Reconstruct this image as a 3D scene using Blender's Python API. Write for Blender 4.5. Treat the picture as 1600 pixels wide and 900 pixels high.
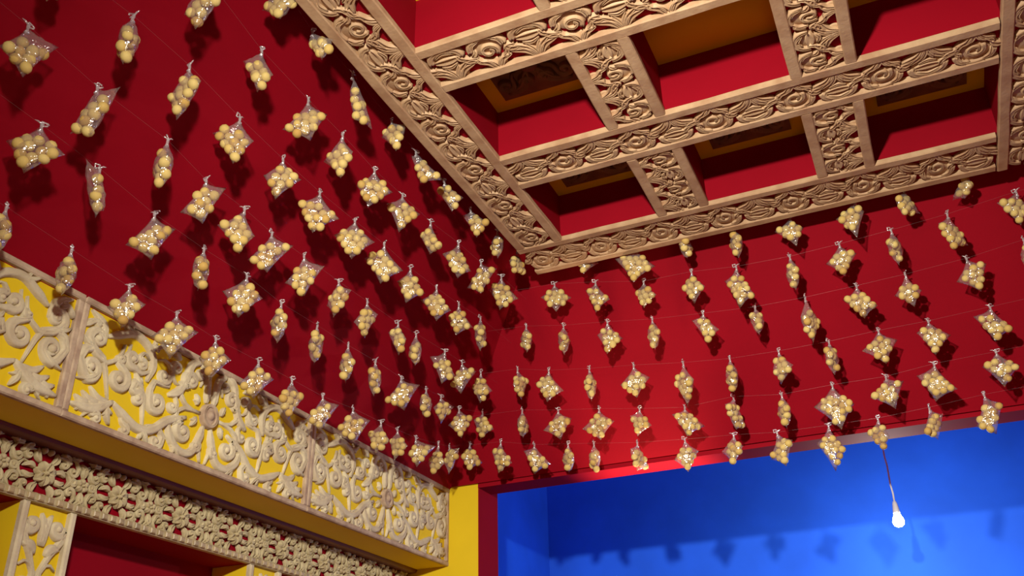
import bpy, math, random
import numpy as np
from mathutils import Matrix, Vector

for o in list(bpy.data.objects):
    bpy.data.objects.remove(o)
sc = bpy.context.scene
COL = sc.collection

# ------------------------------------------------------------------ camera
cam_d = bpy.data.cameras.new('camera'); cam = bpy.data.objects.new('camera', cam_d)
COL.objects.link(cam); sc.camera = cam
cam_d.sensor_width = 36.0; cam_d.lens = 1461.95/1600*36.0; cam_d.clip_start = .02
YAW, PITCH, ROLL = (math.radians(a) for a in (23.403, 27.833, -1.174))
cam.matrix_world = (Matrix.Translation((0, 0, 1.5)) @ Matrix.Rotation(YAW, 4, 'Z') @
                    Matrix.Rotation(math.pi/2+PITCH, 4, 'X') @ Matrix.Rotation(ROLL, 4, 'Z'))

# ------------------------------------------------------------------ world, lights, exposure
w = bpy.data.worlds.new('world'); sc.world = w; w.use_nodes = True
w.node_tree.nodes['Background'].inputs[0].default_value = (.02, .02, .025, 1)
w.node_tree.nodes['Background'].inputs[1].default_value = 1.0
vs = sc.view_settings
vs.view_transform = 'Standard'; vs.look = 'None'; vs.gamma = 1.0; vs.use_curve_mapping = False
vs.exposure = 0.0

def lamp(name, kind, loc, power, color, radius, target=None, angle=None, blend=.5):
    d = bpy.data.lights.new(name, kind); d.energy = power; d.color = color; d.shadow_soft_size = radius
    o = bpy.data.objects.new(name, d); COL.objects.link(o); o.location = loc
    if target is not None:
        o.rotation_euler = (Vector(target)-Vector(loc)).to_track_quat('-Z', 'Y').to_euler()
    if angle: d.spot_size = math.radians(angle); d.spot_blend = blend
    return o
rl = lamp('room_lamp', 'POINT', (-.37, .21, 2.74), 715, (1.0, .93, .81), .05)
# reflector lamp: its beam falls off with the angle from the beam axis
ax = (Vector((-.55, 3.7, 1.95))-rl.location).normalized()
rl.data.use_nodes = True; lt = rl.data.node_tree; em = lt.nodes['Emission']
ge = lt.nodes.new('ShaderNodeNewGeometry'); dt = lt.nodes.new('ShaderNodeVectorMath'); dt.operation = 'DOT_PRODUCT'; dt.inputs[1].default_value = ax
mx = lt.nodes.new('ShaderNodeMath'); mx.operation = 'MAXIMUM'; mx.inputs[1].default_value = .02
pw = lt.nodes.new('ShaderNodeMath'); pw.operation = 'POWER'; pw.inputs[1].default_value = 3.8
lt.links.new(ge.outputs['Incoming'], dt.inputs[0]); lt.links.new(dt.outputs['Value'], mx.inputs[0]); lt.links.new(mx.outputs[0], pw.inputs[0])
lt.links.new(pw.outputs[0], em.inputs['Strength'])
lamp('fill_light', 'POINT', (.3, -.9, 1.0), 26, (1.0, .62, .34), .35)  # added warm fill behind the camera for soffit and shadows, no real fixture
lamp('alcove_uplight', 'SPOT', (-1.05, 4.24, 1.9), 150, (1.0, .70, .45), .03, (-1.08, 4.06, 2.8), 52, 1.0)

# ------------------------------------------------------------------ materials
def mat(name, col, rough=.6, var=.0, scale=8, col2=None, bump=0, bscale=60, spec=.4, stretch=None, emit=None):
    m = bpy.data.materials.new(name); m.use_nodes = True
    nt = m.node_tree; b = nt.nodes['Principled BSDF']
    b.inputs['Roughness'].default_value = rough
    b.inputs['Specular IOR Level'].default_value = spec
    b.inputs['Base Color'].default_value = (*col, 1)
    tc = nt.nodes.new('ShaderNodeTexCoord'); src = tc.outputs['Object']
    if stretch:
        mp = nt.nodes.new('ShaderNodeMapping'); mp.inputs['Scale'].default_value = stretch
        nt.links.new(src, mp.inputs['Vector']); src = mp.outputs['Vector']
    if var or col2:
        n = nt.nodes.new('ShaderNodeTexNoise'); n.inputs['Scale'].default_value = scale
        n.inputs['Detail'].default_value = 5
        nt.links.new(src, n.inputs['Vector'])
        r = nt.nodes.new('ShaderNodeValToRGB')
        r.color_ramp.elements[0].position = .35; r.color_ramp.elements[1].position = .68
        c2 = col2 or tuple(c*(1-var) for c in col)
        r.color_ramp.elements[0].color = (*c2, 1); r.color_ramp.elements[1].color = (*col, 1)
        nt.links.new(n.outputs['Fac'], r.inputs['Fac']); nt.links.new(r.outputs['Color'], b.inputs['Base Color'])
    if bump:
        n2 = nt.nodes.new('ShaderNodeTexNoise'); n2.inputs['Scale'].default_value = bscale
        n2.inputs['Detail'].default_value = 4
        nt.links.new(src, n2.inputs['Vector'])
        bp = nt.nodes.new('ShaderNodeBump'); bp.inputs['Strength'].default_value = bump; bp.inputs['Distance'].default_value = .004
        nt.links.new(n2.outputs['Fac'], bp.inputs['Height']); nt.links.new(bp.outputs['Normal'], b.inputs['Normal'])
    if emit:
        b.inputs['Emission Color'].default_value = (*emit[:3], 1); b.inputs['Emission Strength'].default_value = emit[3]
    return m
M = {}
M['red'] = mat('red_paint', (.27, .002, .0105), .75, .12, 3, bump=.06, bscale=180, spec=.08)
M['yellow'] = mat('yellow_paint', (.76, .55, .012), .6, .06, 4, bump=.05, spec=.25)
M['blue'] = mat('blue_paint', (.016, .135, .93), .7, .22, 2.2, bump=.1, bscale=25, spec=.2)
M['cream'] = mat('weathered_cream_wood', (.68, .61, .41), .65, 0, 14, col2=(.52, .43, .28), bump=.35, bscale=120, spec=.25)
M['oldwood'] = mat('weathered_frame_wood', (.56, .44, .30), .7, 0, 22, col2=(.36, .25, .17), bump=.35, bscale=110, spec=.25)
M['carve'] = mat('carved_gold_wood', (.54, .365, .205), .6, 0, 16, col2=(.40, .235, .125), bump=.25, bscale=90, spec=.4)
M['lace'] = mat('pale_lace_carving', (.60, .52, .31), .6, 0, 30, col2=(.42, .34, .18), bump=.3, bscale=140, spec=.3)
M['brown'] = mat('brown_moulding_paint', (.17, .05, .03), .5, .2, 9, spec=.35)
M['darkwood'] = mat('dark_carved_wood', (.22, .10, .04), .6, .4, 12, bump=.3, spec=.3)
M['floor'] = mat('floor_tile', (.46, .24, .12), .5, .1, 2)
M['gilt'] = mat('gilt_bead', (.50, .38, .20), .45, .4, 25, spec=.5)
M['white'] = mat('white_plastic', (.8, .8, .78), .4)
M['bulb'] = mat('lit_bulb', (1, 1, 1), .3, emit=(1.0, .97, .9, 60))

# snack balls: pale yellow puffs, a little different from ball to ball
def ball_mat():
    m = bpy.data.materials.new('puffed_snack'); m.use_nodes = True; nt = m.node_tree; b = nt.nodes['Principled BSDF']
    oi = nt.nodes.new('ShaderNodeObjectInfo'); r = nt.nodes.new('ShaderNodeValToRGB')
    r.color_ramp.elements[0].color = (.50, .31, .08, 1); r.color_ramp.elements[1].color = (.64, .50, .18, 1)
    e = r.color_ramp.elements.new(.3); e.color = (.59, .43, .13, 1)
    nt.links.new(oi.outputs['Random'], r.inputs['Fac']); nt.links.new(r.outputs['Color'], b.inputs['Base Color'])
    b.inputs['Roughness'].default_value = .7; b.inputs['Specular IOR Level'].default_value = .25
    tc = nt.nodes.new('ShaderNodeTexCoord'); n = nt.nodes.new('ShaderNodeTexNoise'); n.inputs['Scale'].default_value = 220
    bp = nt.nodes.new('ShaderNodeBump'); bp.inputs['Strength'].default_value = .25; bp.inputs['Distance'].default_value = .002
    nt.links.new(tc.outputs['Object'], n.inputs['Vector']); nt.links.new(n.outputs['Fac'], bp.inputs['Height'])
    nt.links.new(bp.outputs['Normal'], b.inputs['Normal'])
    return m
def film_mat(name, base, edge, dif, rough, bump):
    m = bpy.data.materials.new(name); m.use_nodes = True; nt = m.node_tree
    nt.nodes.remove(nt.nodes['Principled BSDF']); out = nt.nodes['Material Output']
    tr = nt.nodes.new('ShaderNodeBsdfTransparent'); tr.inputs[0].default_value = (.97, .96, .96, 1)
    gl = nt.nodes.new('ShaderNodeBsdfGlossy'); gl.inputs['Roughness'].default_value = rough
    gl.inputs['Color'].default_value = (1, 1, 1, 1)
    df = nt.nodes.new('ShaderNodeBsdfDiffuse'); df.inputs[0].default_value = (.85, .80, .82, 1)
    tc = nt.nodes.new('ShaderNodeTexCoord'); n = nt.nodes.new('ShaderNodeTexNoise'); n.inputs['Scale'].default_value = 42
    n.inputs['Detail'].default_value = 2
    bp = nt.nodes.new('ShaderNodeBump'); bp.inputs['Strength'].default_value = bump; bp.inputs['Distance'].default_value = .02
    nt.links.new(tc.outputs['Object'], n.inputs['Vector']); nt.links.new(n.outputs['Fac'], bp.inputs['Height'])
    nt.links.new(bp.outputs['Normal'], gl.inputs['Normal'])
    m1 = nt.nodes.new('ShaderNodeMixShader'); m1.inputs[0].default_value = dif
    nt.links.new(gl.outputs[0], m1.inputs[1]); nt.links.new(df.outputs[0], m1.inputs[2])
    lw = nt.nodes.new('ShaderNodeLayerWeight'); lw.inputs['Blend'].default_value = .35
    mr = nt.nodes.new('ShaderNodeMapRange'); mr.inputs['To Min'].default_value = base; mr.inputs['To Max'].default_value = edge
    nt.links.new(lw.outputs['Facing'], mr.inputs['Value'])
    m2 = nt.nodes.new('ShaderNodeMixShader'); nt.links.new(mr.outputs[0], m2.inputs[0])
    nt.links.new(tr.outputs[0], m2.inputs[1]); nt.links.new(m1.outputs[0], m2.inputs[2])
    nt.links.new(m2.outputs[0], out.inputs['Surface'])
    return m
M['ball'] = ball_mat()
M['film'] = film_mat('clear_film', .15, .65, .30, .19, .7)
M['knot'] = film_mat('twisted_film', .45, .8, .55, .2, .6)
M['string'] = film_mat('nylon', .05, .10, .6, .3, 0)

# ------------------------------------------------------------------ mesh helpers
class MB:
    def __init__(s): s.v = []; s.f = []
    def add(s, vs, fs):
        k = len(s.v); s.v += [tuple(map(float, p)) for p in vs]; s.f += [tuple(i+k for i in f) for f in fs]
    def box(s, x0, x1, y0, y1, z0, z1, c=0):
        if c <= 0:
            vs = [(x, y, z) for x in (x0, x1) for y in (y0, y1) for z in (z0, z1)]
            s.add(vs, [(0, 1, 3, 2), (4, 6, 7, 5), (0, 4, 5, 1), (2, 3, 7, 6), (0, 2, 6, 4), (1, 5, 7, 3)])
        else:   # chamfer on the +z rim
            vs = [(x0, y0, z0), (x1, y0, z0), (x1, y1, z0), (x0, y1, z0), (x0, y0, z1-c), (x1, y0, z1-c), (x1, y1, z1-c), (x0, y1, z1-c),
                  (x0+c, y0+c, z1), (x1-c, y0+c, z1), (x1-c, y1-c, z1), (x0+c, y1-c, z1)]
            fs = [(3, 2, 1, 0), (8, 9, 10, 11)]
            for i in range(4):
                j = (i+1) % 4; fs += [(i, j, 4+j, 4+i), (4+i, 4+j, 8+j, 8+i)]
            s.add(vs, fs)
    def quad(s, *p): s.add(p, [tuple(range(len(p)))])
    def tube(s, pts, r, n=6):
        pts = [Vector(p) for p in pts]; vs = []; fs = []
        for i, p in enumerate(pts):
            t = (pts[min(i+1, len(pts)-1)]-pts[max(i-1, 0)]).normalized()
            a = t.orthogonal() if i == 0 else a_prev - t*a_prev.dot(t)
            a.normalize(); a_prev = a; b = t.cross(a)
            rr = r[i] if isinstance(r, (list, tuple)) else r
            vs += [p+(a*math.cos(2*math.pi*k/n)+b*math.sin(2*math.pi*k/n))*rr for k in range(n)]
        for i in range(len(pts)-1):
            for k in range(n): fs.append((i*n+k, i*n+(k+1) % n, (i+1)*n+(k+1) % n, (i+1)*n+k))
        fs += [tuple(range(n))[::-1], tuple((len(pts)-1)*n+k for k in range(n))]
        s.add(vs, fs)
    def lathe(s, prof, n=16, o=(0, 0, 0)):
        vs = [(o[0]+r*math.cos(2*math.pi*k/n), o[1]+r*math.sin(2*math.pi*k/n), o[2]+z) for r, z in prof for k in range(n)]
        fs = [(i*n+k, i*n+(k+1) % n, (i+1)*n+(k+1) % n, (i+1)*n+k) for i in range(len(prof)-1) for k in range(n)]
        s.add(vs, fs)
    def dome(s, cx, cy, rx, h, ry=None, n=10, z=0):
        ry = ry or rx; rings = [(1, 0), (.92, .5), (.66, .85), (.3, 1)]
        vs = [(cx+rx*a*math.cos(2*math.pi*k/n), cy+ry*a*math.sin(2*math.pi*k/n), z+h*b) for a, b in rings for k in range(n)]+[(cx, cy, z+h*1.03)]
        fs = [(i*n+k, i*n+(k+1) % n, (i+1)*n+(k+1) % n, (i+1)*n+k) for i in range(3) for k in range(n)]
        fs += [(3*n+k, 3*n+(k+1) % n, 4*n) for k in range(n)]
        s.add(vs, fs)
    # carved stroke: a swept relief ridge in the local xy plane, rising along +z
    RIDGE = ((-1, 0), (-.82, .72), (-.38, 1), (0, .74), (.38, 1), (.82, .72), (1, 0))
    DISH = ((-1, 0), (-.9, .95), (-.62, 1), (0, .45), (.62, 1), (.9, .95), (1, 0))
    def stroke(s, pts, wid, h, prof=None, n=18, closed=False, z=0):
        prof = prof or MB.RIDGE
        P = spline(pts, n, closed); m = len(P)
        T = np.gradient(P, axis=0) if not closed else np.roll(P, -1, 0)-np.roll(P, 1, 0)
        T /= np.linalg.norm(T, axis=1)[:, None]+1e-9
        N = np.stack([-T[:, 1], T[:, 0]], 1); k = len(prof); vs = []; fs = []
        flat = getattr(s, 'flat', .45); wmax = max(wid(i/(m-1)) for i in range(m)) if callable(wid) else wid
        for i in range(m):
            ww = wid(i/(m-1)) if callable(wid) else wid
            hz = h*(flat+(1-flat)*min(1, ww/wmax))
            vs += [(P[i, 0]+N[i, 0]*a*ww, P[i, 1]+N[i, 1]*a*ww, z+hz*b) for a, b in prof]
        for i in range(m if closed else m-1):
            j = (i+1) % m
            for q in range(k-1): fs.append((i*k+q, j*k+q, j*k+q+1, i*k+q+1))
        if not closed:
            fs += [tuple(range(k)), tuple((m-1)*k+q for q in range(k))[::-1]]
        s.add(vs, fs)
    def plate(s, c, rx, ry, h, n=24):
        vs = [(c[0]+rx*a*math.cos(2*math.pi*k/n), c[1]+ry*a*math.sin(2*math.pi*k/n), z) for a, z in ((1, 0), (1, h*.8), (.96, h)) for k in range(n)]
        s.add(vs, [(i*n+k, i*n+(k+1) % n, (i+1)*n+(k+1) % n, (i+1)*n+k) for i in range(2) for k in range(n)]+[tuple(2*n+k for k in range(n))])
    def petal(s, a, b, w, bend=0, h=.012, prof=None, n=9, z=0):
        ax, ay = a; bx, by = b; mx, my = (ax+bx)/2, (ay+by)/2; dx, dy = bx-ax, by-ay
        s.stroke([a, (mx-dy*bend, my+dx*bend), b], lambda t: w*(.12+.88*math.sin(math.pi*min(1, t*.92+.06))**.75), h, prof or MB.DISH, n, z=z)
    def volute(s, c, r, a0, turns, tail, w, h, sgn=1, n=26, eye=True):
        pts = []; K = int(10*turns)+4
        for i in range(K):
            t = i/(K-1); a = a0-sgn*turns*2*math.pi*(1-t); q = r*(.22+.78*t)
            pts.append((c[0]+q*math.cos(a), c[1]+q*math.sin(a)))
        pts += list(tail); L = len(tail) > 0
        s.stroke(pts, lambda t: w*(.7+.3*t if t < .6 else (.88+.12*math.cos((t-.6)*4))*(1-.75*max(0, (t-.8)/.2) if L else 1)), h, n=n)
        if eye: s.dome(c[0], c[1], max(r*.36, w*.9), h*1.1)
    def build(s, name, m, parent=None, smooth=True):
        me = bpy.data.meshes.new(name); me.from_pydata(s.v, [], s.f); me.update()
        if smooth: me.polygons.foreach_set('use_smooth', [True]*len(me.polygons))
        return link(name, me, m, parent)
def link(name, me, m=None, parent=None):
    if m is not None and not me.materials: me.materials.append(m)
    o = bpy.data.objects.new(name, me); COL.objects.link(o); o.parent = parent
    return o
def spline(pts, n, closed=False):
    p = np.array(pts, float)
    q = np.vstack([p[-1:], p, p[:2]]) if closed else np.vstack([2*p[0]-p[1], p, 2*p[-1]-p[-2]])
    seg = len(q)-3; out = []
    for u in np.linspace(0, seg, n, endpoint=not closed):
        i = min(int(u), seg-1); t = u-i; a, b, c, d = q[i:i+4]
        out.append(.5*(2*b+(c-a)*t+(2*a-5*b+4*c-d)*t*t+(3*b-a-3*c+d)*t**3))
    return np.array(out)
def tag(o, label=None, cat=None, group=None, kind=None):
    if label: o['label'] = label
    if cat: o['category'] = cat
    if group: o['group'] = group
    if kind: o['kind'] = kind
    return o
def empty(name, loc=(0, 0, 0), mtx=None):
    o = bpy.data.objects.new(name, None); COL.objects.link(o); o.empty_display_size = .05
    if mtx is not None: o.matrix_world = mtx
    else: o.location = loc
    return o
def boxo(name, m, b, parent=None, kind=None, c=0):
    q = MB(); q.box(*b, c); o = q.build(name, M[m], parent, False)
    if kind: o['kind'] = kind
    return o
def frame_mtx(o, x, y, z):
    return Matrix(((x[0], y[0], z[0], o[0]), (x[1], y[1], z[1], o[1]), (x[2], y[2], z[2], o[2]), (0, 0, 0, 1)))

# ------------------------------------------------------------------ the room
XL, YF, Z0 = -2.093, 3.996, 2.785          # left beam face, far wall face, springing of the slopes
KL, KF = 1.24, 1.47                        # rise per metre run of the left / far slopes
XR, YN = 1.473, -1.7                       # right wall, near wall
G = .975
ZC, ZT = 3.45, 3.667                        # underside of the coffer boards, coffer tops
X0, X1 = -1.349*G, .729*G                      # coffer grid outline
Y0, Y1 = 1.298*G, 3.412*G
boxo('floor', 'floor', (-2.7, 2.0, YN-.1, 5.9, -.1, 0), kind='structure')
# ceiling: coffer tops (yellow) with the red beams and the sloping panels as its pieces
ceiling = boxo('ceiling', 'yellow', (X0+.02, X1-.02, Y0, Y1-.02, ZT, ZT+.05), kind='structure')
BE = .006
XB = [(-1.349, -1.142), (-.727, -.520), (-.102, .106), (.521, .729)]
YR = [(1.298, 1.506), (1.920, 2.130), (2.548, 2.756), (3.172, 3.412)]
xs_beam = [(a*G, b*G) for a, b in XB]; ys_rail = [(a*G, b*G) for a, b in YR]
for a, b in ys_rail: boxo('beam', 'red', (X0+BE, X1-BE, a+BE, b-BE, ZC+.019, ZT), ceiling)
for a, b in xs_beam:
    for (r0, r1), (r2, r3) in zip(ys_rail[:-1], ys_rail[1:]):
        boxo('beam', 'red', (a+BE, b-BE, r1-BE, r2+BE, ZC+.019, ZT), ceiling)
def slope(pts, thick):
    q = MB(); n = (Vector(pts[1])-Vector(pts[0])).cross(Vector(pts[2])-Vector(pts[1])).normalized()*thick
    vs = [Vector(p) for p in pts]+[Vector(p)+n for p in pts]
    q.add(vs, [(3, 2, 1, 0), (4, 5, 6, 7)]+[(i, (i+1) % 4, 4+(i+1) % 4, 4+i) for i in range(4)])
    return q.build('slope_panel', M['red'], ceiling, False)
def hip(t): return (XL+t/KL, YF-t/KF, Z0+t)
def hipr(t): return (XR-t/KL, YF-t/KF, Z0+t)
tb, tt = -.07, .95
slope([(hip(tb)[0], YN, Z0+tb), (hip(tt)[0], YN, Z0+tt), hip(tt), hip(tb)], -.02)
slope([hipr(tb), hipr(tt), (hipr(tt)[0], YN, Z0+tt), (hipr(tb)[0], YN, Z0+tb)], -.02)
slope([hip(0), hip(tt), hipr(tt), hipr(0)], -.02)
boxo('slope_panel', 'red', (hip(tt)[0]-.02, hipr(tt)[0]+.02, YN, YF-.5, Z0+tt-.01, Z0+tt+.02), ceiling)
boxo('slope_panel', 'red', (X0, X1, YN, Y0-.004, ZC+.02, ZC+.05), ceiling)
# left wall: niche back, red lintel beam behind the lace, yellow beam behind the frieze
boxo('wall_left', 'red', (-2.56, -2.46, YN, 4.0, 0, 2.9), kind='structure')
boxo('trim_1', 'red', (-2.46, -2.303, YN, 3.996, 2.226, 2.42), kind='structure')
boxo('trim_2', 'yellow', (-2.46, -2.103, YN, 3.994, 2.402, 2.772), kind='structure')
q = MB()
pr = [(-2.250, 2.402), (-2.2505, 2.398), (-2.254, 2.391), (-2.260, 2.387), (-2.268, 2.386), (-2.302, 2.386), (-2.302, 2.402)]
vs = [(x, y, z) for y in (YN, 3.994) for x, z in pr]; n = len(pr)
q.add(vs, [(i, (i+1) % n, n+(i+1) % n, n+i) for i in range(n)])
q.build('trim_3', M['brown'], None, False)['kind'] = 'structure'
# far wall with the wide doorway to the blue alcove
JX, TH = -1.929, .135
boxo('wall_far', 'yellow', (-2.56, JX, YF, YF+.214, 0, Z0+.01), kind='structure')
boxo('trim_4', 'red', (JX-.002, JX+.004, YF+.001, YF+.215, 0, 2.80), kind='structure')        # jamb lining
boxo('trim_5', 'red', (JX+.0005, XR+.4, YF-.003, YF+TH, 2.755, 2.80), kind='structure')           # doorway head
boxo('trim_6', 'red', (-2.56, XR+.4, YF+.02, YF+TH, 2.80, 3.9), kind='structure')                 # wall over the doorway
boxo('wall_right', 'red', (XR, XR+.1, YN, YF+TH, 0, 2.9), kind='structure')
boxo('wall_near', 'red', (-2.56, XR+.1, YN-.1, YN, 0, 3.9), kind='structure')
# blue alcove
boxo('wall_alcove_back', 'blue', (-2.34, XR+.4, 5.70, 5.8, 0, 3.7), kind='structure')
boxo('wall_alcove_left', 'blue', (-2.34, -2.245, YF+TH+.005, 5.70, 0, 3.7), kind='structure')
boxo('wall_alcove_right', 'blue', (XR+.3, XR+.4, YF+TH, 5.70, 0, 3.7), kind='structure')
boxo('ceiling_alcove', 'blue', (-2.34, XR+.4, YF+TH, 5.8, 3.7, 3.75), kind='structure')

# ------------------------------------------------------------------ coffer boards, pierced leaf carving
def leaf_motif_mesh(flip):
    q = MB(); k = .001; H = .017
    def P(x, y): return ((265-x if flip else x)*k, y*k)
    def pet(a, b, w, bend=0): q.petal(P(*a), P(*b), w*k, -bend if flip else bend, H)
    def ring(cx, cy, rx, ry, w, a0, a1, closed=False, n=20):
        pts = [P(cx+rx*math.cos(math.radians(a0+(a1-a0)*i/11)), cy+ry*math.sin(math.radians(a0+(a1-a0)*i/11))) for i in range(11 if closed else 12)]
        q.stroke(pts, w*k, H, n=n, closed=closed)
    q.flat = .8
    for c_, rx, ry in (((66, -30), 48, 34), ((199, -22), 48, 38), ((66, 50), 38, 30), ((199, 56), 32, 22)):
        q.plate(P(*c_), rx*k, ry*k, .006)
    # rounded leaf with an inner island, against the outer strip
    ring(66, -27, 50, 38, 12, 172, 368)
    pet((28, -22), (106, -22), 15, .04); pet((34, -40), (98, -42), 6, -.22); pet((40, -2), (92, -2), 6, .2)
    # fan of long leaves from the inner strip
    for a, b, wd, bd in (((60, 70), (-6, 20), 10, .16), ((62, 70), (14, 2), 9, .12), ((66, 70), (46, 8), 9, .05), ((68, 70), (88, 10), 9, -.05),
                         ((70, 70), (120, 4), 9, -.12), ((72, 70), (138, 22), 10, -.16)): pet(a, b, wd, bd)
    # curl with a drilled eye
    pts = []
    for i in range(16):
        t = i/15; a = math.radians(-60+460*t); r = 9+20*t; pts.append(P(199+r*math.cos(a), -6+r*.95*math.sin(a)))
    q.stroke(pts, lambda t: (5.5+3*t)*k, H, n=26)
    ring(199, -24, 55, 42, 10, 176, 300); ring(199, -24, 55, 42, 9, 318, 362)
    pet((150, -20), (186, -58), 8, -.25); pet((246, -14), (220, -58), 8, .25)
    for a, b, wd, bd in (((192, 70), (146, 26), 10, .2), ((200, 70), (176, 28), 8, .1), ((204, 70), (226, 30), 8, -.1), ((208, 70), (256, 30), 10, -.2),
                         ((150, 8), (172, 34), 8, .2), ((250, 6), (228, 34), 8, -.2)): pet(a, b, wd, bd)
    # leaves that bridge the lobes along the middle of the board
    pet((108, -8), (158, 8), 12, .15); pet((116, 12), (152, 24), 8, -.2); pet((-14, -6), (22, 10), 11, .15); pet((243, 10), (279, -6), 11, -.15)
    pet((100, -30), (124, -2), 8, .2); pet((160, -26), (142, -4), 8, -.2)
    me = bpy.data.meshes.new('leaf_motif'); me.from_pydata(q.v, [], q.f); me.update()
    me.polygons.foreach_set('use_smooth', [True]*len(me.polygons)); me.materials.append(M['carve'])
    return me
MOTIF = [leaf_motif_mesh(False), leaf_motif_mesh(True)]
STRIPS = {}
def board(label, x0, x1, y0, y1, outer, flip=0):
    """pierced board: edge strips and leaf carving, relief facing down"""
    x0, x1, y0, y1 = x0*G, x1*G, y0*G, y1*G
    cx, cy = (x0+x1)/2, (y0+y1)/2
    along_x = outer in ('+y', '-y')
    L, W = (x1-x0, y1-y0) if along_x else (y1-y0, x1-x0)
    if outer == '+y': m = frame_mtx((cx, cy, ZC+.018), (1, 0, 0), (0, -1, 0), (0, 0, -1))
    elif outer == '-y': m = frame_mtx((cx, cy, ZC+.018), (-1, 0, 0), (0, 1, 0), (0, 0, -1))
    elif outer == '-x': m = frame_mtx((cx, cy, ZC+.018), (0, 1, 0), (1, 0, 0), (0, 0, -1))
    else: m = frame_mtx((cx, cy, ZC+.018), (0, -1, 0), (-1, 0, 0), (0, 0, -1))
    r = empty('carved_board', mtx=m); tag(r, label, 'carved board', 'pierced boards of the coffered ceiling')
    for s in (-1, 1):
        q = MB(); a, b = sorted((s*W/2, s*(W/2-.037)))
        nn = max(2, int(L/.12)); rr = random.Random(int(L*1000)+s)
        sec = [(-1, 0), (-1, .016), (-.8, .0195), (.8, .0195), (1, .016), (1, 0)]; vs_ = []; K = len(sec)   # hand-cut strip: slightly uneven edges
        for i_ in range(nn+1):
            x_ = -L/2+L*i_/nn; j0, j1 = ((rr.uniform(-.0016, .0016), rr.uniform(-.0016, .0016)) if 0 < i_ < nn else (0, 0)); hz_ = rr.uniform(-.0008, .0008)
            vs_ += [(x_, (a+b)/2+u_*(b-a)/2+(j0 if u_ < 0 else j1), z_+(hz_ if z_ > 0 else 0)) for u_, z_ in sec]
        q.add(vs_, [(i_*K+k_, (i_+1)*K+k_, (i_+1)*K+(k_+1) % K, i_*K+(k_+1) % K) for i_ in range(nn) for k_ in range(K)]+[tuple(range(K)), tuple(nn*K+k_ for k_ in range(K))[::-1]])
        q.build('edge_strip', M['carve'], r, False)
    n = max(1, round(L/.265)); sx = L/(n*.265)
    for i in range(n):
        o = link('leaf_motif', MOTIF[(flip) % 2], None, r); o.location = (-L/2+i*L/n, 0, 0); o.scale = (sx, (W-.062)/.138, 1)
board('long pierced board along the left edge of the coffered ceiling', -1.349, -1.142, 1.298, 3.172, '-x')
board('pierced board along the far edge of the coffered ceiling above the doorway', -1.349, .515, 3.174, 3.412, '+y', 1)
board('long pierced board along the right edge of the coffered ceiling', .521, .729, 1.298, 3.416, '-x', 1)
board('second pierced cross board from the far edge of the coffers', -1.142, .517, 2.548, 2.756, '+y')
board('third pierced cross board from the far edge of the coffers', -1.142, .517, 1.920, 2.130, '-y', 1)
board('nearest pierced cross board, at the top edge of the view', -1.142, .517, 1.298, 1.506, '-y')
rown = ['nearest row of coffers', 'middle row of coffers', 'far row of coffers']
for i, ((a, b), (c, d)) in enumerate(zip(YR[:-1], YR[1:])):
    board('short pierced board between the left and middle coffer in the '+rown[i], -.727, -.520, b, c, '+x', i)
    board('short pierced board between the middle and right coffer in the '+rown[i], -.102, .106, b, c, '-x', i+1)
# carved dark panels set into the coffer tops
def scroll_pair(q, x, y, s, w, h, flip=1):
    q.volute((x-flip*.5*s, y), .42*s, 0 if flip > 0 else math.pi, 1.2, [(x, y+.6*s), (x+flip*.35*s, y+.75*s)], w, h, flip)
    q.volute((x+flip*.6*s, y-.1*s), .36*s, math.pi if flip > 0 else 0, 1.2, [(x+flip*.1*s, y-.5*s), (x-flip*.4*s, y-.75*s)], w, h, flip)
qc = MB()
for sx in (-1, 1):
    for sy in (-1, 1):
        scroll_pair(qc, sx*.075, sy*.065, .07, .013, .02, sx*sy)
        qc.petal((sx*.02, sy*.02), (sx*.12, sy*.115), .018, .2*sx*sy, .02)
qc.dome(0, 0, .035, .022)
MC = bpy.data.meshes.new('scrollwork'); MC.from_pydata(qc.v, [], qc.f); MC.update(); MC.polygons.foreach_set('use_smooth', [True]*len(MC.polygons)); MC.materials.append(M['darkwood'])
for ci, ri, nm in ((0, 1, 'left coffer of the middle row'), (2, 1, 'right coffer of the middle row'), (0, 2, 'left coffer of the far row'), (1, 2, 'middle coffer of the far row'), (2, 2, 'right coffer of the far row')):
    cx = (xs_beam[ci][1]+xs_beam[ci+1][0])/2; cy = (ys_rail[ri][1]+ys_rail[ri+1][0])/2
    r = empty('carved_ceiling_panel', mtx=frame_mtx((cx, cy, ZT-.001), (1, 0, 0), (0, -1, 0), (0, 0, -1)))
    tag(r, 'dark carved scroll panel set in the top of the '+nm, 'carved panel', 'dark panels inside the coffers')
    boxo('backing', 'darkwood', (-.15, .15, -.15, .15, 0, .008), r)
    link('scrollwork', MC, None, r).location = (0, 0, .008)

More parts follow.
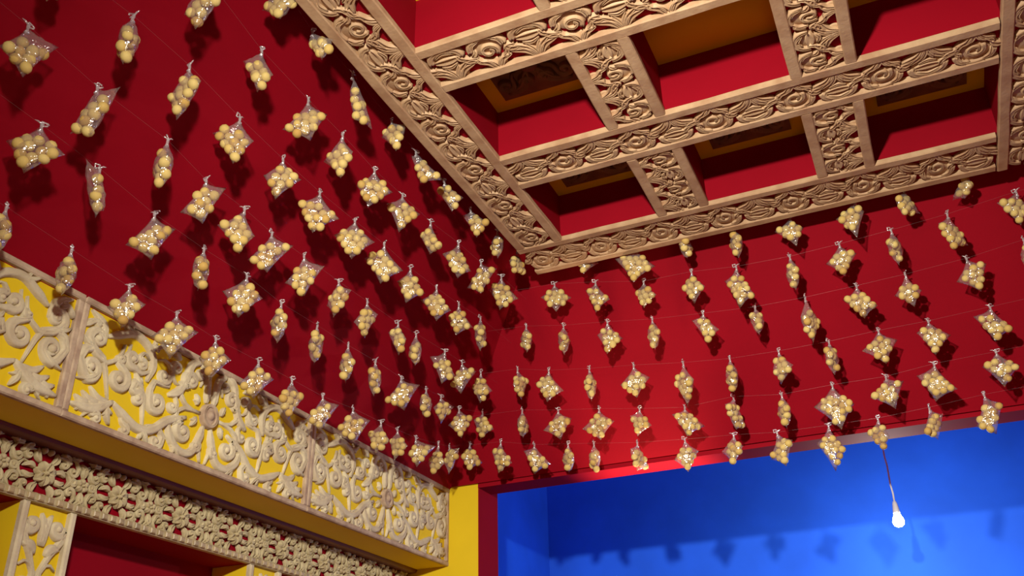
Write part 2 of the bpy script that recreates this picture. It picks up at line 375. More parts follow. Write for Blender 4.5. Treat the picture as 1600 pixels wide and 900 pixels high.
# ------------------------------------------------------------------ upper frieze: three scrolled panels
PW, PH = 1.141, .370
def half_frieze():
    """strokes of the left half (x<0); every entry becomes one part, mirrored for the right half"""
    parts = []
    def S(name, fn): parts.append((name, fn))
    H = .018
    def leaf(base, tip, w, bend, lobes, spread=1.0):
        def f(q, m):
            b, t = (m*base[0], base[1]), (m*tip[0], tip[1])
            dx, dy = t[0]-b[0], t[1]-b[1]
            q.petal(b, t, w*.40, m*bend, H*1.05, MB.RIDGE, 12)
            for i in range(lobes):
                for sd in (-1, 1):
                    f0 = .10+.62*i/lobes; px, py = b[0]+dx*f0, b[1]+dy*f0; an = sd*(.62-.12*i); ln = .50-.06*i
                    ex = px+(dx*math.cos(an)-dy*math.sin(an))*ln; ey = py+(dx*math.sin(an)+dy*math.cos(an))*ln
                    q.petal((px, py), (ex, ey), w*.27, -sd*.2, H*.92, MB.RIDGE, 8)
        return f
    def vol(c, r, a0, turns, tail, w=.0125, sgn=1):
        def f(q, m):
            q.volute((m*c[0], c[1]), r*1.08, math.radians(a0 if m > 0 else 180-a0), turns, [(m*x, y) for x, y in tail], w*1.22, H, sgn*m)
        return f
    def stem(pts, w=.011, ends=(.4, .4)):
        def f(q, m):
            q.stroke([(m*x, y) for x, y in pts], lambda t: 1.28*w*min(1, ends[0]+t*4, ends[1]+(1-t)*4), H, n=6*len(pts))
        return f
    S('leaf', leaf((-.40, -.085), (-.548, -.135), .045, .12, 3)); S('leaf', leaf((-.47, .07), (-.535, .155), .032, -.2, 2))
    S('scroll', vol((-.495, .078), .028, 200, 1.0, [(-.50, .04), (-.45, .018), (-.405, .055), (-.392, .10)], .012, 1))
    S('scroll', vol((-.502, -.012), .036, 250, .9, [(-.545, .005), (-.515, .045), (-.462, .028), (-.438, -.03), (-.42, -.085)], .0125, -1))
    S('scroll', vol((-.395, -.012), .034, 60, 1.2, [(-.41, .04), (-.378, .07), (-.37, .11)], .012, 1))
    S('scroll', vol((-.355, .068), .026, -60, 1.0, [(-.318, .035), (-.275, .06), (-.262, .105)], .011, 1))
    S('stem', stem([(-.46, .10), (-.415, .125), (-.36, .148), (-.30, .128), (-.272, .08), (-.285, .02)], .0105))
    S('leaf', leaf((-.36, .145), (-.42, .17), .02, .1, 1)); S('leaf', leaf((-.30, .13), (-.235, .165), .022, -.1, 1))
    S('stem', stem([(-.40, -.085), (-.345, -.115), (-.29, -.132), (-.235, -.12), (-.175, -.07), (-.10, -.035)], .0115))
    S('scroll', vol((-.315, -.045), .020, 100, .8, [(-.34, -.03), (-.325, .005), (-.29, -.03), (-.282, -.085), (-.27, -.13)], .0115, 1))
    S('scroll', vol((-.235, -.030), .031, 220, 1.1, [(-.268, -.005), (-.25, .035), (-.20, .03), (-.19, .055)], .0115, -1))
    S('scroll', vol((-.222, .062), .024, 20, 1.0, [(-.19, .085), (-.215, .115), (-.255, .105)], .010, 1))
    S('scroll', vol((-.345, -.155), .016, 90, .8, [(-.36, -.125), (-.33, -.112)], .009, 1))
    S('scroll', vol((-.215, -.150), .020, 0, .9, [(-.19, -.125), (-.225, -.105), (-.265, -.12), (-.285, -.165)], .010, 1))
    S('stem', stem([(-.19, .01), (-.15, .035), (-.125, .085), (-.105, .145), (-.065, .165)], .0115))
    S('scroll', vol((-.100, .088), .032, 250, 1.1, [(-.14, .07), (-.135, .022), (-.09, .0), (-.04, .002)], .012, 1))
    S('scroll', vol((-.105, -.085), .033, 110, 1.15, [(-.148, -.075), (-.14, -.02), (-.09, -.005), (-.04, -.004)], .012, -1))
    S('stem', stem([(-.175, -.072), (-.155, -.12), (-.11, -.15), (-.06, -.14), (-.03, -.085), (-.018, -.04)], .011))
    S('stem', stem([(-.065, .165), (-.03, .135), (-.02, .085), (-.018, .04)], .0105))
    S('scroll', vol((-.045, -.115), .018, 60, .9, [(-.02, -.135), (-.012, -.16)], .009, 1))
    S('leaf', leaf((-.16, .14), (-.205, .168), .022, .1, 1)); S('leaf', leaf((-.15, -.14), (-.11, -.172), .02, .1, 1))
    S('leaf', leaf((-.47, -.02), (-.545, -.06), .02, .1, 1)); S('stem', stem([(-.548, .10), (-.52, .125), (-.49, .12)], .008))
    S('scroll', vol((-.452, -.152), .016, 160, .9, [(-.478, -.14), (-.50, -.163)], .009, 1))
    S('scroll', vol((-.318, .062), .017, 120, .9, [(-.33, .085), (-.312, .105), (-.29, .09)], .009, 1))
    S('scroll', vol((-.172, .105), .018, 200, 1.0, [(-.19, .09), (-.175, .062), (-.148, .055)], .0095, 1))
    S('scroll', vol((-.170, -.022), .016, 20, .9, [(-.15, -.005), (-.165, .018), (-.19, .012)], .009, 1))
    S('scroll', vol((-.062, .128), .015, 300, .9, [(-.048, .11), (-.055, .085)], .0085, 1))
    S('scroll', vol((-.405, .052), .014, 40, .8, [(-.39, .035), (-.37, .03)], .008, 1))
    S('leaf', leaf((-.29, -.13), (-.245, -.168), .022, .1, 1)); S('leaf', leaf((-.30, .0), (-.335, .03), .02, .15, 1))
    S('leaf', leaf((-.06, -.02), (-.075, -.055), .018, .1, 1)); S('leaf', leaf((-.06, .02), (-.072, .055), .018, -.1, 1))
    S('leaf', leaf((-.42, -.10), (-.40, -.155), .022, -.1, 1)); S('leaf', leaf((-.505, .045), (-.548, .07), .018, .1, 1))
    return parts
HF = []
for name, fn in half_frieze():
    for m in (1, -1):
        q = MB(); fn(q, m)
        me = bpy.data.meshes.new(name); me.from_pydata(q.v, [], q.f); me.update()
        if m < 0: me.flip_normals()
        me.polygons.foreach_set('use_smooth', [True]*len(me.polygons)); me.materials.append(M['cream']); HF.append((name, me))
q = MB(); q.dome(0, 0, .036, .018, .040, 18); q.stroke([(.031*math.cos(a*math.pi/6), .035*math.sin(a*math.pi/6)) for a in range(12)], .008, .022, n=30, closed=True); q.dome(0, 0, .018, .026, .02, 14)
BOSS = bpy.data.meshes.new('boss'); BOSS.from_pydata(q.v, [], q.f); BOSS.update(); BOSS.polygons.foreach_set('use_smooth', [True]*len(BOSS.polygons)); BOSS.materials.append(M['oldwood'])
for i, (yc, lab) in enumerate(((3.425, 'carved scroll panel on yellow nearest the far corner, under the snack bags'), (2.282, 'whole carved scroll panel on yellow, middle one of the frieze'),
                               (1.141, 'carved scroll panel on yellow cut off by the left picture edge'))):
    r = empty('frieze_panel', mtx=frame_mtx((-2.101, yc, 2.587), (0, 1, 0), (0, 0, 1), (1, 0, 0)))
    tag(r, lab, 'carved panel', 'carved panels of the upper frieze')
    boxo('backing', 'yellow', (-PW/2, PW/2, -PH/2, PH/2, -.001, .004), r)
    for b in ((-PW/2, PW/2, PH/2-.022, PH/2, .004, .020), (-PW/2, PW/2, -PH/2, -PH/2+.020, .004, .020)): boxo('frame_strip', 'oldwood', b, r, c=.004)
    for b in ((-PW/2, -PW/2+.021, -PH/2+.02, PH/2-.022, .004, .019), (PW/2-.021, PW/2, -PH/2+.02, PH/2-.022, .004, .019)): boxo('frame_strip', 'oldwood', b, r, c=.004)
    for name, me in HF: link(name, me, None, r).location = (0, 0, .003)
    link('boss', BOSS, None, r).location = (0, 0, .004)

# ------------------------------------------------------------------ lower pierced lace frieze
LU = .283
def lace_unit():
    q = MB(); H = .016; sc_ = 1
    for m in (1, -1):
        for s in (1, -1):
            q.volute((m*.062, s*.043), .016, math.radians(90 if m > 0 else 90)*s, .9, [(m*.045, s*.062), (m*.030, s*.035)], .0068, H, m*s, 16)
            q.volute((m*.098, s*.032), .017, math.radians(0 if m > 0 else 180), .9, [(m*.120, s*.045), (m*.105, s*.066), (m*.075, s*.066)], .0068, H, m*s, 16)
            q.volute((m*.108, s*.002), .014, math.radians(180 if m > 0 else 0), .8, [(m*.088, s*.012), (m*.075, s*.024), (m*.050, s*.020)], .0062, H, -m*s, 14)
            q.petal((m*.034, s*.010), (m*.074, s*.008), .0075, .2*m*s, H); q.petal((m*.020, s*.030), (m*.034, s*.068), .0085, -.2*m*s, H)
            q.petal((m*.125, s*.060), (m*.141, s*.020), .008, .25*m*s, H); q.petal((m*.085, s*.070), (m*.128, s*.074), .007, .1*m*s, H)
            q.petal((m*.05, s*.070), (m*.085, s*.048), .006, .2*m*s, H); q.dome(m*.128, s*.008, .008, H); q.dome(m*.082, s*.052, .0075, H)
            q.dome(m*.012, s*.066, .010, H); q.dome(m*.060, s*.070, .009, H); q.dome(m*.110, s*.072, .009, H)
    return q
def lace_flower():
    q = MB()
    for k in range(7):
        a = 2*math.pi*k/7+.2; q.petal((.006*math.cos(a), .006*math.sin(a)), (.036*math.cos(a), .036*math.sin(a)), .0125, .05, .022, MB.DISH, 8, .003)
    q.dome(0, 0, .009, .028, n=12)
    return q
def small_flower():
    q = MB()
    for k in range(5):
        a = 2*math.pi*k/5+.3; q.dome(.0125*math.cos(a), .0125*math.sin(a), .0095, .016, n=8)
    q.dome(0, 0, .006, .019, n=8)
    return q
def mesh_of(name, q, m):
    me = bpy.data.meshes.new(name); me.from_pydata(q.v, [], q.f); me.update(); me.polygons.foreach_set('use_smooth', [True]*len(me.polygons)); me.materials.append(M[m]); return me
ML, MF, MS = mesh_of('scroll_motif', lace_unit(), 'lace'), mesh_of('flower', lace_flower(), 'lace'), mesh_of('small_flower', small_flower(), 'lace')
r = empty('lace_frieze', mtx=frame_mtx((-2.302, 0, 2.308), (0, 1, 0), (0, 0, 1), (1, 0, 0)))
tag(r, 'long pierced floral lace carving on red below the brown moulding', 'carved frieze')
y = 3.85; k = 0
while y > .9:
    for nm, me, dy in (('scroll_motif', ML, 0), ('flower', MF, 0), ('small_flower', MS, LU/2)):
        link(nm, me, None, r).location = (y+dy, .003, .002)
    y -= LU
q = MB(); q.box(.75, 3.99, -.083, -.058, 0, .024, .005); q.build('bottom_strip', M['lace'], r, False)
q = MB(); yb = .8
while yb < 3.97:
    q.box(yb, yb+.021, -.0795, -.0625, .022, .030, .003); yb += .034
o = q.build('bead_row', M['gilt'], r, False); o['kind'] = 'stuff'

# ------------------------------------------------------------------ pilasters under the lace
def pilaster_scrolls():
    out = []; H = .016
    for kz in range(5):
        z = -.13-kz*.30
        for m in (1, -1):
            q = MB(); q.volute((m*.045, z+.075), .024, math.radians(0 if m > 0 else 180), 1.1, [(m*.066, z+.045), (m*.030, z-.01), (m*.0, z-.075), (-m*.03, z-.13)], .0145, H, m); out.append(('scroll', q))
            q = MB(); q.volute((m*.033, z-.085), .020, math.radians(180 if m > 0 else 0), 1.0, [(m*.01, z-.055), (m*.035, z-.025), (m*.062, z-.04)], .013, H, -m); out.append(('scroll', q))
            q = MB(); q.petal((m*.02, z-.005), (m*.064, z+.02), .016, .2*m, H, MB.RIDGE); q.petal((m*.005, z+.02), (m*.018, z+.11), .014, .1*m, H, MB.RIDGE); out.append(('leaf', q))
    return [(n, mesh_of(n, q, 'cream')) for n, q in out]
PS = pilaster_scrolls()
for (a, b), lab in (((1.818, 2.006), 'yellow pilaster with carved scroll face at the lower left'), ((2.816, 3.004), 'yellow pilaster with carved scroll face showing only its top at the bottom edge')):
    r = empty('pilaster', loc=(-2.37, (a+b)/2, 0)); tag(r, lab, 'pilaster', 'yellow pilasters under the lace')
    hw = (b-a)/2
    boxo('body', 'yellow', (-.089, .070, -hw+.002, hw-.002, 0, 2.2255), r)
    face = empty('carved_face'); face.parent = r
    face.matrix_local = frame_mtx((.070, 0, 2.224), (0, 1, 0), (0, 0, 1), (1, 0, 0))
    for bx in ((-hw, -hw+.022, -1.7, 0, 0, .020), (hw-.022, hw, -1.7, 0, 0, .020)): boxo('frame_strip', 'cream', bx, face, c=.005)
    for n_, me in PS: link(n_, me, None, face)

# ------------------------------------------------------------------ hanging bulb in the alcove
bx, by, bz = -.112, 4.9, 2.594
r = empty('hanging_bulb', loc=(bx, by, bz)); tag(r, 'lit bare bulb hanging on a white cord before the blue wall', 'light bulb')
q = MB(); rr = random.Random(4)
q.tube([(.002*math.sin(k*2.1)*(k > 0), .002*math.cos(k*1.7)*(k > 0), .075+k*1.03/22) for k in range(23)], .0045, 6); q.build('cord', M['white'], r)
q = MB(); q.lathe([(.001, .085), (.008, .083), (.012, .07), (.015, .045), (.0165, .03), (.0165, .022), (.001, .022)], 16); q.build('socket', M['white'], r)
q = MB(); q.lathe([(.001, .026), (.012, .025), (.016, .015), (.024, .0), (.027, -.014), (.024, -.029), (.014, -.038), (.001, -.041)], 20); q.build('glass_bulb', M['bulb'], r)
lamp('bulb_light', 'POINT', (bx, by, bz-.07), 34, (1.0, .95, .86), .03)

# ------------------------------------------------------------------ strings and snack bags
# side (L left slope, F slope over the doorway), string from the top, look, tie xyz, turn, left/right/bottom corner (across, down) from the tie
BAGS = [
('F',1,'m',-1.093,3.348,3.516,.447,-.058,-.037,.050,-.051,-.020,-.103),
('F',1,'w',-.882,3.360,3.498,.192,-.090,-.046,.077,-.105,-.019,-.168),
('F',1,'s',-.667,3.357,3.503,1.558,-.054,-.058,.054,-.051,.000,-.121),
('F',1,'s',-.464,3.368,3.486,-1.225,-.054,-.074,.054,-.064,.000,-.143),
('F',1,'m',-.242,3.373,3.478,.057,-.068,-.051,.045,-.058,.006,-.135),
('F',1,'m',.008,3.368,3.487,-.003,-.082,-.066,.028,-.058,-.019,-.167),
('F',1,'m',.189,3.370,3.483,.854,-.056,-.045,.056,-.092,-.040,-.120),
('F',1,'m',.414,3.361,3.497,-.868,-.100,-.066,.012,-.067,-.042,-.095),
('F',2,'w',-1.271,3.405,3.431,.589,-.063,-.070,.075,-.061,.003,-.135),
('F',2,'m',-1.088,3.422,3.406,.085,-.047,-.031,.059,-.094,-.006,-.145),
('F',2,'m',-.882,3.445,3.372,-.431,-.049,-.036,.063,-.088,-.010,-.121),
('F',2,'m',-.675,3.447,3.370,-.344,-.056,-.057,.056,-.088,-.003,-.149),
('F',2,'m',-.492,3.457,3.355,-.025,-.054,-.054,.059,-.142,-.009,-.190),
('F',2,'s',-.276,3.460,3.351,-1.282,-.054,-.080,.054,-.070,.000,-.155),
('F',2,'w',-.083,3.456,3.357,-.076,-.064,-.072,.058,-.057,-.003,-.143),
('F',2,'s',.114,3.449,3.366,1.311,-.054,-.075,.054,-.078,.000,-.157),
('F',2,'m',.320,3.441,3.378,.701,-.054,-.048,.058,-.128,-.016,-.154),
('F',2,'m',.561,3.425,3.401,.335,-.079,-.042,.033,-.081,-.019,-.144),
('F',3,'s',-1.447,3.494,3.301,-.934,-.054,-.063,.054,-.053,.000,-.128),
('F',3,'s',-1.277,3.511,3.276,1.710,-.054,-.059,.054,-.061,.000,-.142),
('F',3,'m',-1.078,3.523,3.257,.246,-.048,-.058,.063,-.084,-.010,-.151),
('F',3,'s',-.883,3.539,3.235,-1.117,-.054,-.061,.054,-.064,.000,-.146),
('F',3,'m',-.668,3.549,3.220,-.035,-.051,-.020,.060,-.087,.003,-.136),
('F',3,'s',-.453,3.558,3.207,1.348,-.054,-.057,.054,-.057,.000,-.126),
('F',3,'s',-.253,3.558,3.206,1.066,-.054,-.100,.054,-.103,.000,-.203),
('F',3,'w',-.054,3.555,3.211,-.220,-.063,-.044,.063,-.107,.005,-.145),
('F',3,'m',.129,3.551,3.217,-.213,-.056,-.076,.046,-.084,.006,-.143),
('F',3,'m',.352,3.543,3.229,-.184,-.055,-.084,.062,-.041,.019,-.148),
('F',3,'s',.553,3.528,3.251,-1.447,-.054,-.063,.054,-.074,.000,-.144),
('F',4,'m',-1.537,3.597,3.149,1.361,-.038,-.086,.074,-.032,.025,-.142),
('F',4,'w',-1.395,3.615,3.123,.187,-.063,-.053,.065,-.103,-.011,-.149),
('F',4,'s',-1.207,3.629,3.102,1.683,-.054,-.074,.054,-.070,.000,-.155),
('F',4,'w',-1.010,3.641,3.085,.283,-.064,-.087,.066,-.059,.002,-.151),
('F',4,'s',-.798,3.656,3.062,-.588,-.054,-.082,.054,-.094,.000,-.198),
('F',4,'s',-.603,3.667,3.047,-1.198,-.054,-.079,.054,-.064,.000,-.154),
('F',4,'m',-.403,3.669,3.043,-.665,-.045,-.064,.067,-.086,-.015,-.142),
('F',4,'s',-.202,3.668,3.045,1.416,-.054,-.068,.054,-.070,.000,-.145),
('F',4,'w',-.011,3.663,3.052,.186,-.076,-.079,.064,-.046,.003,-.143),
('F',4,'w',.174,3.662,3.054,.093,-.051,-.041,.068,-.070,-.003,-.143),
('F',4,'w',.396,3.655,3.063,.015,-.065,-.026,.058,-.101,-.014,-.141),
('F',5,'s',-1.564,3.703,2.993,1.761,-.054,-.060,.054,-.065,.000,-.136),
('F',5,'w',-1.397,3.719,2.970,.527,-.070,-.096,.062,-.036,.006,-.138),
('F',5,'w',-1.209,3.733,2.950,.561,-.081,-.096,.066,-.054,-.001,-.144),
('F',5,'m',-1.031,3.749,2.925,-.365,-.053,-.017,.059,-.091,-.022,-.118),
('F',5,'w',-.835,3.764,2.903,.457,-.059,-.030,.079,-.084,-.003,-.128),
('F',5,'m',-.624,3.757,2.913,1.102,-.063,-.047,.049,-.122,-.009,-.146),
('F',5,'s',-.430,3.771,2.893,-1.248,-.054,-.068,.054,-.065,.000,-.147),
('F',5,'w',-.227,3.768,2.898,.049,-.086,-.081,.070,-.090,.004,-.191),
('F',5,'w',-.021,3.769,2.897,.067,-.073,-.077,.062,-.027,.011,-.137),
('F',5,'w',.161,3.758,2.913,-.258,-.074,-.029,.062,-.121,-.026,-.149),
('F',5,'w',.383,3.754,2.919,-.274,-.061,-.045,.069,-.074,-.003,-.143),
('F',6,'m',-1.708,3.776,2.886,-.172,-.050,-.036,.062,-.110,-.013,-.145),
('F',6,'w',-1.548,3.797,2.855,.371,-.050,-.026,.072,-.092,-.004,-.137),
('F',6,'s',-1.391,3.809,2.838,-.941,-.054,-.059,.054,-.066,.000,-.135),
('F',6,'s',-1.271,3.817,2.825,-1.040,-.054,-.064,.054,-.062,.000,-.134),
('F',6,'m',-1.076,3.832,2.803,1.118,-.050,-.036,.062,-.106,-.016,-.129),
('F',6,'m',-.868,3.842,2.789,.100,-.055,-.084,.054,-.056,.001,-.144),
('F',6,'m',-.661,3.849,2.779,-.438,-.070,-.056,.042,-.059,-.019,-.126),
('F',6,'m',-.483,3.858,2.765,-.377,-.047,-.105,.065,-.048,.019,-.149),
('F',6,'m',-.277,3.860,2.763,.122,-.057,-.071,.051,-.107,-.003,-.192),
('F',6,'m',-.086,3.860,2.762,-.839,-.065,-.042,.047,-.090,-.002,-.133),
('F',6,'m',.111,3.853,2.773,.758,-.052,-.107,.060,-.021,.006,-.132),
('F',6,'m',.311,3.843,2.788,-.129,-.053,-.120,.057,-.045,.007,-.161),
('L',1,'m',-1.369,3.228,3.539,1.285,-.055,-.078,.057,-.096,-.021,-.123),
('L',1,'s',-1.377,3.040,3.529,-.936,-.054,-.056,.054,-.058,.000,-.129),
('L',1,'m',-1.392,2.817,3.511,.347,-.033,-.024,.076,-.065,.025,-.130),
('L',1,'m',-1.393,2.595,3.509,.318,-.029,-.039,.074,-.078,.031,-.136),
('L',1,'w',-1.396,2.382,3.506,.451,-.018,-.015,.105,-.121,.020,-.134),
('L',1,'m',-1.390,2.200,3.514,-.155,-.043,-.049,.069,-.042,.028,-.138),
('L',1,'m',-1.384,1.944,3.521,1.444,-.001,-.050,.111,-.149,.029,-.165),
('L',1,'m',-1.387,1.726,3.516,-.239,-.011,-.037,.101,-.088,.059,-.145),
('L',1,'m',-1.370,1.545,3.538,.074,-.055,-.082,.057,-.086,.010,-.137),
('L',2,'w',-1.454,3.244,3.434,.322,-.056,-.059,.073,-.113,-.008,-.161),
('L',2,'w',-1.467,3.067,3.417,.209,-.060,-.115,.068,-.037,-.000,-.147),
('L',2,'m',-1.474,2.874,3.409,.685,-.064,-.057,.053,-.122,-.001,-.160),
('L',2,'m',-1.486,2.665,3.395,-.248,-.055,-.041,.057,-.131,.001,-.146),
('L',2,'w',-1.489,2.457,3.391,.746,-.057,-.045,.068,-.067,-.008,-.158),
('L',2,'w',-1.493,2.269,3.386,.633,-.057,-.072,.068,-.084,-.014,-.156),
('L',2,'m',-1.488,2.060,3.392,.017,-.065,-.087,.047,-.082,.007,-.174),
('L',2,'w',-1.487,1.867,3.393,.731,-.068,-.128,.062,-.041,.018,-.152),
('L',2,'m',-1.483,1.626,3.398,.076,-.061,-.020,.051,-.107,.005,-.158),
('L',2,'m',-1.462,1.355,3.424,.041,-.052,-.113,.060,-.100,-.005,-.183),
('L',3,'s',-1.577,3.293,3.282,1.755,-.054,-.069,.054,-.077,.000,-.158),
('L',3,'m',-1.589,3.110,3.267,.643,-.045,-.069,.060,-.100,-.012,-.144),
('L',3,'w',-1.596,2.924,3.258,.331,-.063,-.051,.061,-.105,.003,-.148),
('L',3,'m',-1.602,2.723,3.250,.592,-.049,-.061,.059,-.103,-.012,-.152),
('L',3,'w',-1.601,2.527,3.251,.506,-.069,-.059,.074,-.108,-.006,-.163),
('L',3,'w',-1.605,2.335,3.246,.729,-.069,-.069,.075,-.074,-.002,-.155),
('L',3,'w',-1.609,2.129,3.242,.538,-.069,-.044,.070,-.099,-.012,-.158),
('L',3,'m',-1.608,1.924,3.243,.696,-.053,-.070,.063,-.067,-.009,-.152),
('L',3,'w',-1.603,1.707,3.249,.511,-.073,-.057,.049,-.082,-.001,-.164),
('L',3,'m',-1.593,1.475,3.261,-.080,-.054,-.105,.058,-.076,-.012,-.183),
('L',3,'s',-1.594,1.267,3.261,2.261,-.054,-.073,.054,-.074,.000,-.160),
('L',3,'s',-1.606,1.040,3.246,2.357,-.054,-.063,.054,-.059,.000,-.133),
('L',4,'m',-1.692,3.533,3.139,-.122,-.051,-.062,.061,-.102,-.004,-.150),
('L',4,'m',-1.703,3.369,3.125,.290,-.055,-.099,.063,-.045,-.005,-.146),
('L',4,'m',-1.708,3.215,3.119,.690,-.063,-.030,.048,-.111,-.011,-.149),
('L',4,'s',-1.719,2.986,3.106,-.839,-.054,-.074,.054,-.070,.000,-.140),
('L',4,'m',-1.725,2.853,3.099,-.331,-.057,-.021,.055,-.087,.012,-.142),
('L',4,'m',-1.729,2.635,3.093,1.256,-.058,-.103,.054,-.032,-.002,-.150),
('L',4,'m',-1.732,2.447,3.089,-.153,-.048,-.082,.064,-.053,-.011,-.140),
('L',4,'w',-1.735,2.241,3.086,.637,-.054,-.107,.071,-.029,.013,-.150),
('L',4,'w',-1.737,2.068,3.083,.702,-.066,-.107,.072,-.035,-.001,-.144),
('L',4,'m',-1.732,1.920,3.090,.954,-.074,-.080,.043,-.086,.003,-.160),
('L',4,'m',-1.733,1.744,3.089,.767,-.057,-.124,.060,-.014,.010,-.149),
('L',4,'s',-1.718,1.563,3.106,-.529,-.054,-.077,.054,-.080,.000,-.164),
('L',4,'m',-1.720,1.308,3.104,.244,-.046,-.142,.066,-.008,.014,-.154),
('L',4,'w',-1.711,1.081,3.115,1.210,-.048,-.091,.076,-.017,.019,-.146),
('L',5,'m',-1.781,3.738,3.029,-.116,-.053,-.022,.059,-.091,-.011,-.128),
('L',5,'m',-1.811,3.554,2.991,.551,-.048,-.079,.064,-.039,.013,-.138),
('L',5,'m',-1.812,3.383,2.990,1.116,-.040,-.059,.072,-.029,.003,-.123),
('L',5,'s',-1.819,3.262,2.982,1.765,-.054,-.061,.054,-.060,.000,-.129),
('L',5,'w',-1.831,3.073,2.967,.437,-.063,-.099,.077,-.029,.018,-.141),
('L',5,'s',-1.832,2.876,2.965,1.929,-.054,-.073,.054,-.071,.000,-.147),
('L',5,'s',-1.838,2.689,2.958,-.744,-.054,-.070,.054,-.077,.000,-.152),
('L',5,'s',-1.839,2.491,2.956,1.997,-.054,-.078,.054,-.067,.000,-.154),
('L',5,'s',-1.843,2.282,2.951,-.682,-.054,-.074,.054,-.073,.000,-.150),
('L',5,'w',-1.836,2.090,2.960,.582,-.071,-.059,.057,-.076,-.011,-.151),
('L',5,'s',-1.840,1.889,2.956,2.134,-.054,-.060,.054,-.072,.000,-.145),
('L',5,'w',-1.837,1.673,2.958,.900,-.060,-.117,.064,-.032,.014,-.147),
('L',5,'m',-1.826,1.453,2.973,1.790,-.061,-.008,.051,-.101,.026,-.139),
('L',5,'w',-1.821,1.256,2.979,.756,-.068,-.063,.068,-.074,-.011,-.148),
('L',6,'m',-1.877,3.800,2.909,.666,-.046,-.062,.064,-.087,-.006,-.127),
('L',6,'m',-1.915,3.664,2.862,-.488,-.029,-.078,.083,-.027,-.002,-.129),
('L',6,'m',-1.925,3.577,2.850,-.317,-.064,-.074,.048,-.098,-.037,-.133),
('L',6,'w',-1.943,3.405,2.828,.537,-.034,-.072,.089,-.033,.007,-.128),
('L',6,'m',-1.949,3.256,2.821,-.313,-.042,-.037,.070,-.086,-.012,-.131),
('L',6,'m',-1.953,3.129,2.815,-.041,-.063,-.043,.049,-.086,-.017,-.131),
('L',6,'w',-1.959,2.931,2.808,.795,-.060,-.087,.071,-.039,.016,-.141),
('L',6,'w',-1.970,2.738,2.794,.577,-.060,-.097,.064,-.029,.003,-.136),
('L',6,'m',-1.972,2.547,2.792,1.188,-.055,-.091,.057,-.053,.001,-.152),
('L',6,'m',-1.973,2.357,2.791,.779,-.058,-.090,.059,-.058,-.002,-.138),
('L',6,'m',-1.976,2.141,2.786,.512,-.046,-.067,.058,-.072,-.001,-.145),
('L',6,'w',-1.972,1.953,2.792,.948,-.062,-.087,.073,-.045,.001,-.150),
('L',6,'m',-1.972,1.755,2.792,.843,-.048,-.074,.053,-.046,.001,-.133),
('L',6,'s',-1.966,1.535,2.800,-.453,-.054,-.061,.054,-.073,.000,-.140),
('L',6,'s',-1.959,1.317,2.808,-.382,-.054,-.069,.054,-.072,.000,-.140),
]
def ball_mesh(seed):
    import bmesh
    bm = bmesh.new(); bmesh.ops.create_icosphere(bm, subdivisions=2, radius=.0152); rr = random.Random(seed)
    ph = [rr.uniform(0, 6) for _ in range(6)]
    for v in bm.verts:
        x, y_, z = v.co*180; v.co *= 1+.035*(math.sin(x+ph[0])+math.sin(y_*1.1+ph[1])+math.sin(z*.9+ph[2]))
    me = bpy.data.meshes.new('snack_ball'); bm.to_mesh(me); bm.free()
    me.polygons.foreach_set('use_smooth', [True]*len(me.polygons)); me.materials.append(M['ball']); return me
BALL = [ball_mesh(s) for s in range(4)]
def knot_mesh(seed):
    rr = random.Random(seed); q = MB()
    q.tube([(0, 0, -.016), (.001, .001, -.008), (0, 0, .001), (rr.uniform(-.003, .003), 0, .006)], [.0052, .0028, .0034, .0022], 7)
    a = rr.uniform(-1, 1); R_ = .007
    q.tube([(a*.006+R_*math.cos(t), .002*math.sin(2*t), .006+R_*.8*math.sin(t)) for t in [rr.uniform(0, 2)+k*.55 for k in range(9)]], [.0018]*9, 5)
    q.tube([(0, 0, .003), (-a*.008, .002, .009), (-a*.015, .003, .010)], [.002, .0018, .0006], 5)
    return mesh_of('knot', q, 'knot')
KNOT = [knot_mesh(s) for s in range(5)]
def film_mesh(Lc, Rc, Bc, rnd, th):
    n = 9; T = np.array((0., 0.)); Lc, Rc, Bc = map(np.array, (Lc, Rc, Bc)); cen = (T+Lc+Rc+Bc)/4
    ph = [rnd.uniform(0, 6.28) for _ in range(6)]; q = MB(); grid = {}
    def pos(a, b):
        p = (1-a)*(1-b)*T+a*(1-b)*Rc+a*b*Bc+(1-a)*b*Lc
        e = max(abs(2*a-1), abs(2*b-1)); o = abs(2*a-1) if abs(2*b-1) >= abs(2*a-1) else abs(2*b-1)
        top = max(0, 1-(a+b)*1.3)
        pull = .10*(1-o*o)*e**3+.10*(1-o*o)*top*e
        return p+(cen-p)*pull
    for side in (1, -1):
        for i in range(n):
            for j in range(n):
                a, b = i/(n-1), j/(n-1); rim = i in (0, n-1) or j in (0, n-1)
                if rim and side < 0: grid[(-1, i, j)] = grid[(1, i, j)]; continue
                p = pos(a, b); full = (16*a*(1-a)*b*(1-b))
                t = th*max(0, full)**.42*(.45+.55*min(1, (a+b)*1.1))
                wr = .0016*(math.sin(23*a+9*b+ph[0])+math.sin(17*b-13*a+ph[1]))*(0.4+full)
                y_ = side*t+wr*(1 if not rim else 1.2)
                grid[(side, i, j)] = len(q.v); q.v.append((p[0], y_, p[1]))
        for i in range(n-1):
            for j in range(n-1):
                f = (grid[(side, i, j)], grid[(side, i+1, j)], grid[(side, i+1, j+1)], grid[(side, i, j+1)])
                q.f.append(f if side > 0 else f[::-1])
    return q
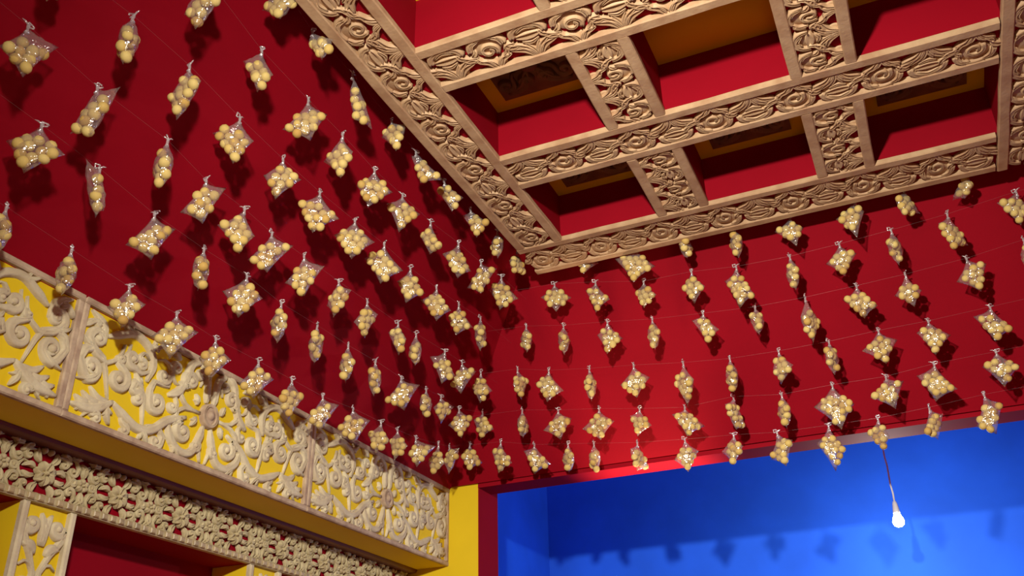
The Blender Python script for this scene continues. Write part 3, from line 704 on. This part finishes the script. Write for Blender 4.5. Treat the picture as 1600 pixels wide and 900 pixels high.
def pack(Lc, Rc, Bc, rnd, slim):
    P = np.array([(0, 0), Rc, Bc, Lc], float); R_ = .0152; H = -Bc[1]; best = []
    D = np.roll(P, -1, 0)-P; NR = np.stack([D[:, 1], -D[:, 0]], 1); NR /= np.linalg.norm(NR, axis=1)[:, None]+1e-9
    base = math.atan2(*(P[2]-P[3])[::-1]); I, J = np.meshgrid(np.arange(-7, 8), np.arange(-7, 8)); st = R_*1.80
    U0 = ((I+.5*(J % 2))*st).ravel(); V0 = (J*st*.86).ravel(); cen = P[1:].mean(0)
    for tr in range(14):
        ang = base+rnd.uniform(-.25, .25); U = U0+rnd.uniform(-.015, .015); V = V0+rnd.uniform(-.015, .015)
        Q = np.stack([U*math.cos(ang)-V*math.sin(ang), U*math.sin(ang)+V*math.cos(ang)], 1)+cen
        d = np.min(np.einsum('nkj,kj->nk', Q[:, None, :]-P[None], NR), 1)
        cur = Q[(d > R_*.66) & (Q[:, 1] < -.27*H)]
        if len(cur) > len(best): best = cur
    out = [(p[0]+rnd.uniform(-1, 1)*.0014, (1 if k % 2 else -1)*rnd.uniform(.001, .007)*(1.5 if slim else 1), p[1]+rnd.uniform(-1, 1)*.0014) for k, p in enumerate(best)]
    return out[:18]
ORD = ['first', 'second', 'third', 'fourth', 'fifth', 'sixth', 'seventh', 'eighth', 'ninth', 'tenth', 'eleventh', 'twelfth', 'thirteenth', 'fourteenth', 'fifteenth', 'sixteenth']
ROWN = {1: 'top', 2: 'second', 3: 'third', 4: 'fourth', 5: 'fifth', 6: 'bottom'}
LOOK = {'s': 'slim edge-on', 'm': 'clear', 'w': 'broad clear'}
SIDE = {'L': 'left slope', 'F': 'doorway slope'}
rows = {}; rnd = random.Random(11)
for s, rw, kd, tx, ty, tz, ang, lu, lv, ru, rv, bu, bv in BAGS:
    idx = len(rows.setdefault((s, rw), [])); rows[(s, rw)].append((tx, ty, tz))
    r = empty('snack_bag', loc=(tx, ty, tz)); r.rotation_euler = (0, 0, ang)
    tag(r, '%s bag of yellow snack balls, %s from corner on %s string, %s' % (LOOK[kd], ORD[idx], ROWN[rw], SIDE[s]), 'snack bag',
        'snack bags strung along the '+SIDE[s])
    Lc, Rc, Bc = (lu, lv), (ru, rv), (bu, bv)
    th = .023 if kd == 's' else .019
    fm = film_mesh(Lc, Rc, Bc, rnd, th).build('film', M['film'], r)
    kn = link('knot', rnd.choice(KNOT), None, r); kn.rotation_euler = (0, 0, rnd.uniform(-1.2, 1.2)); kn.scale = (1.3, 1.3, 1.25)
    for p in pack(Lc, Rc, Bc, rnd, kd == 's'):
        b = link('snack_ball', rnd.choice(BALL), None, r)
        b.location = (p[0], p[1], p[2]); b.rotation_euler = (rnd.uniform(0, 6), rnd.uniform(0, 6), 0); k = rnd.uniform(.93, 1.07); b.scale = (k, k, k*rnd.uniform(.94, 1.02))
for (s, rw), ties in sorted(rows.items()):
    pts = list(ties)
    a, b = pts[0], pts[-1]
    if s == 'L':   # ends on the far slope, runs on towards the near end
        yend = YF-(a[2]+.02-Z0)/KF if a[2] > Z0 else YF
        pts = [(a[0], yend, a[2]+.015)]+pts+[(b[0], .3, b[2]+.03)]
    else:
        xend = XL+(a[2]+.02-Z0)/KL if a[2] > Z0 else XL
        pts = [(xend, a[1], a[2]+.015)]+pts+[(1.15, b[1]-.02, b[2]+.03)]
    q = MB(); q.tube([(x, y_, z+.002) for x, y_, z in pts], .0004, 5)
    o = q.build('nylon_string', M['string'])
    tag(o, 'thin clear string holding the %s row of snack bags on the %s' % (ROWN[rw], SIDE[s]), 'string', 'strings of the snack bags')
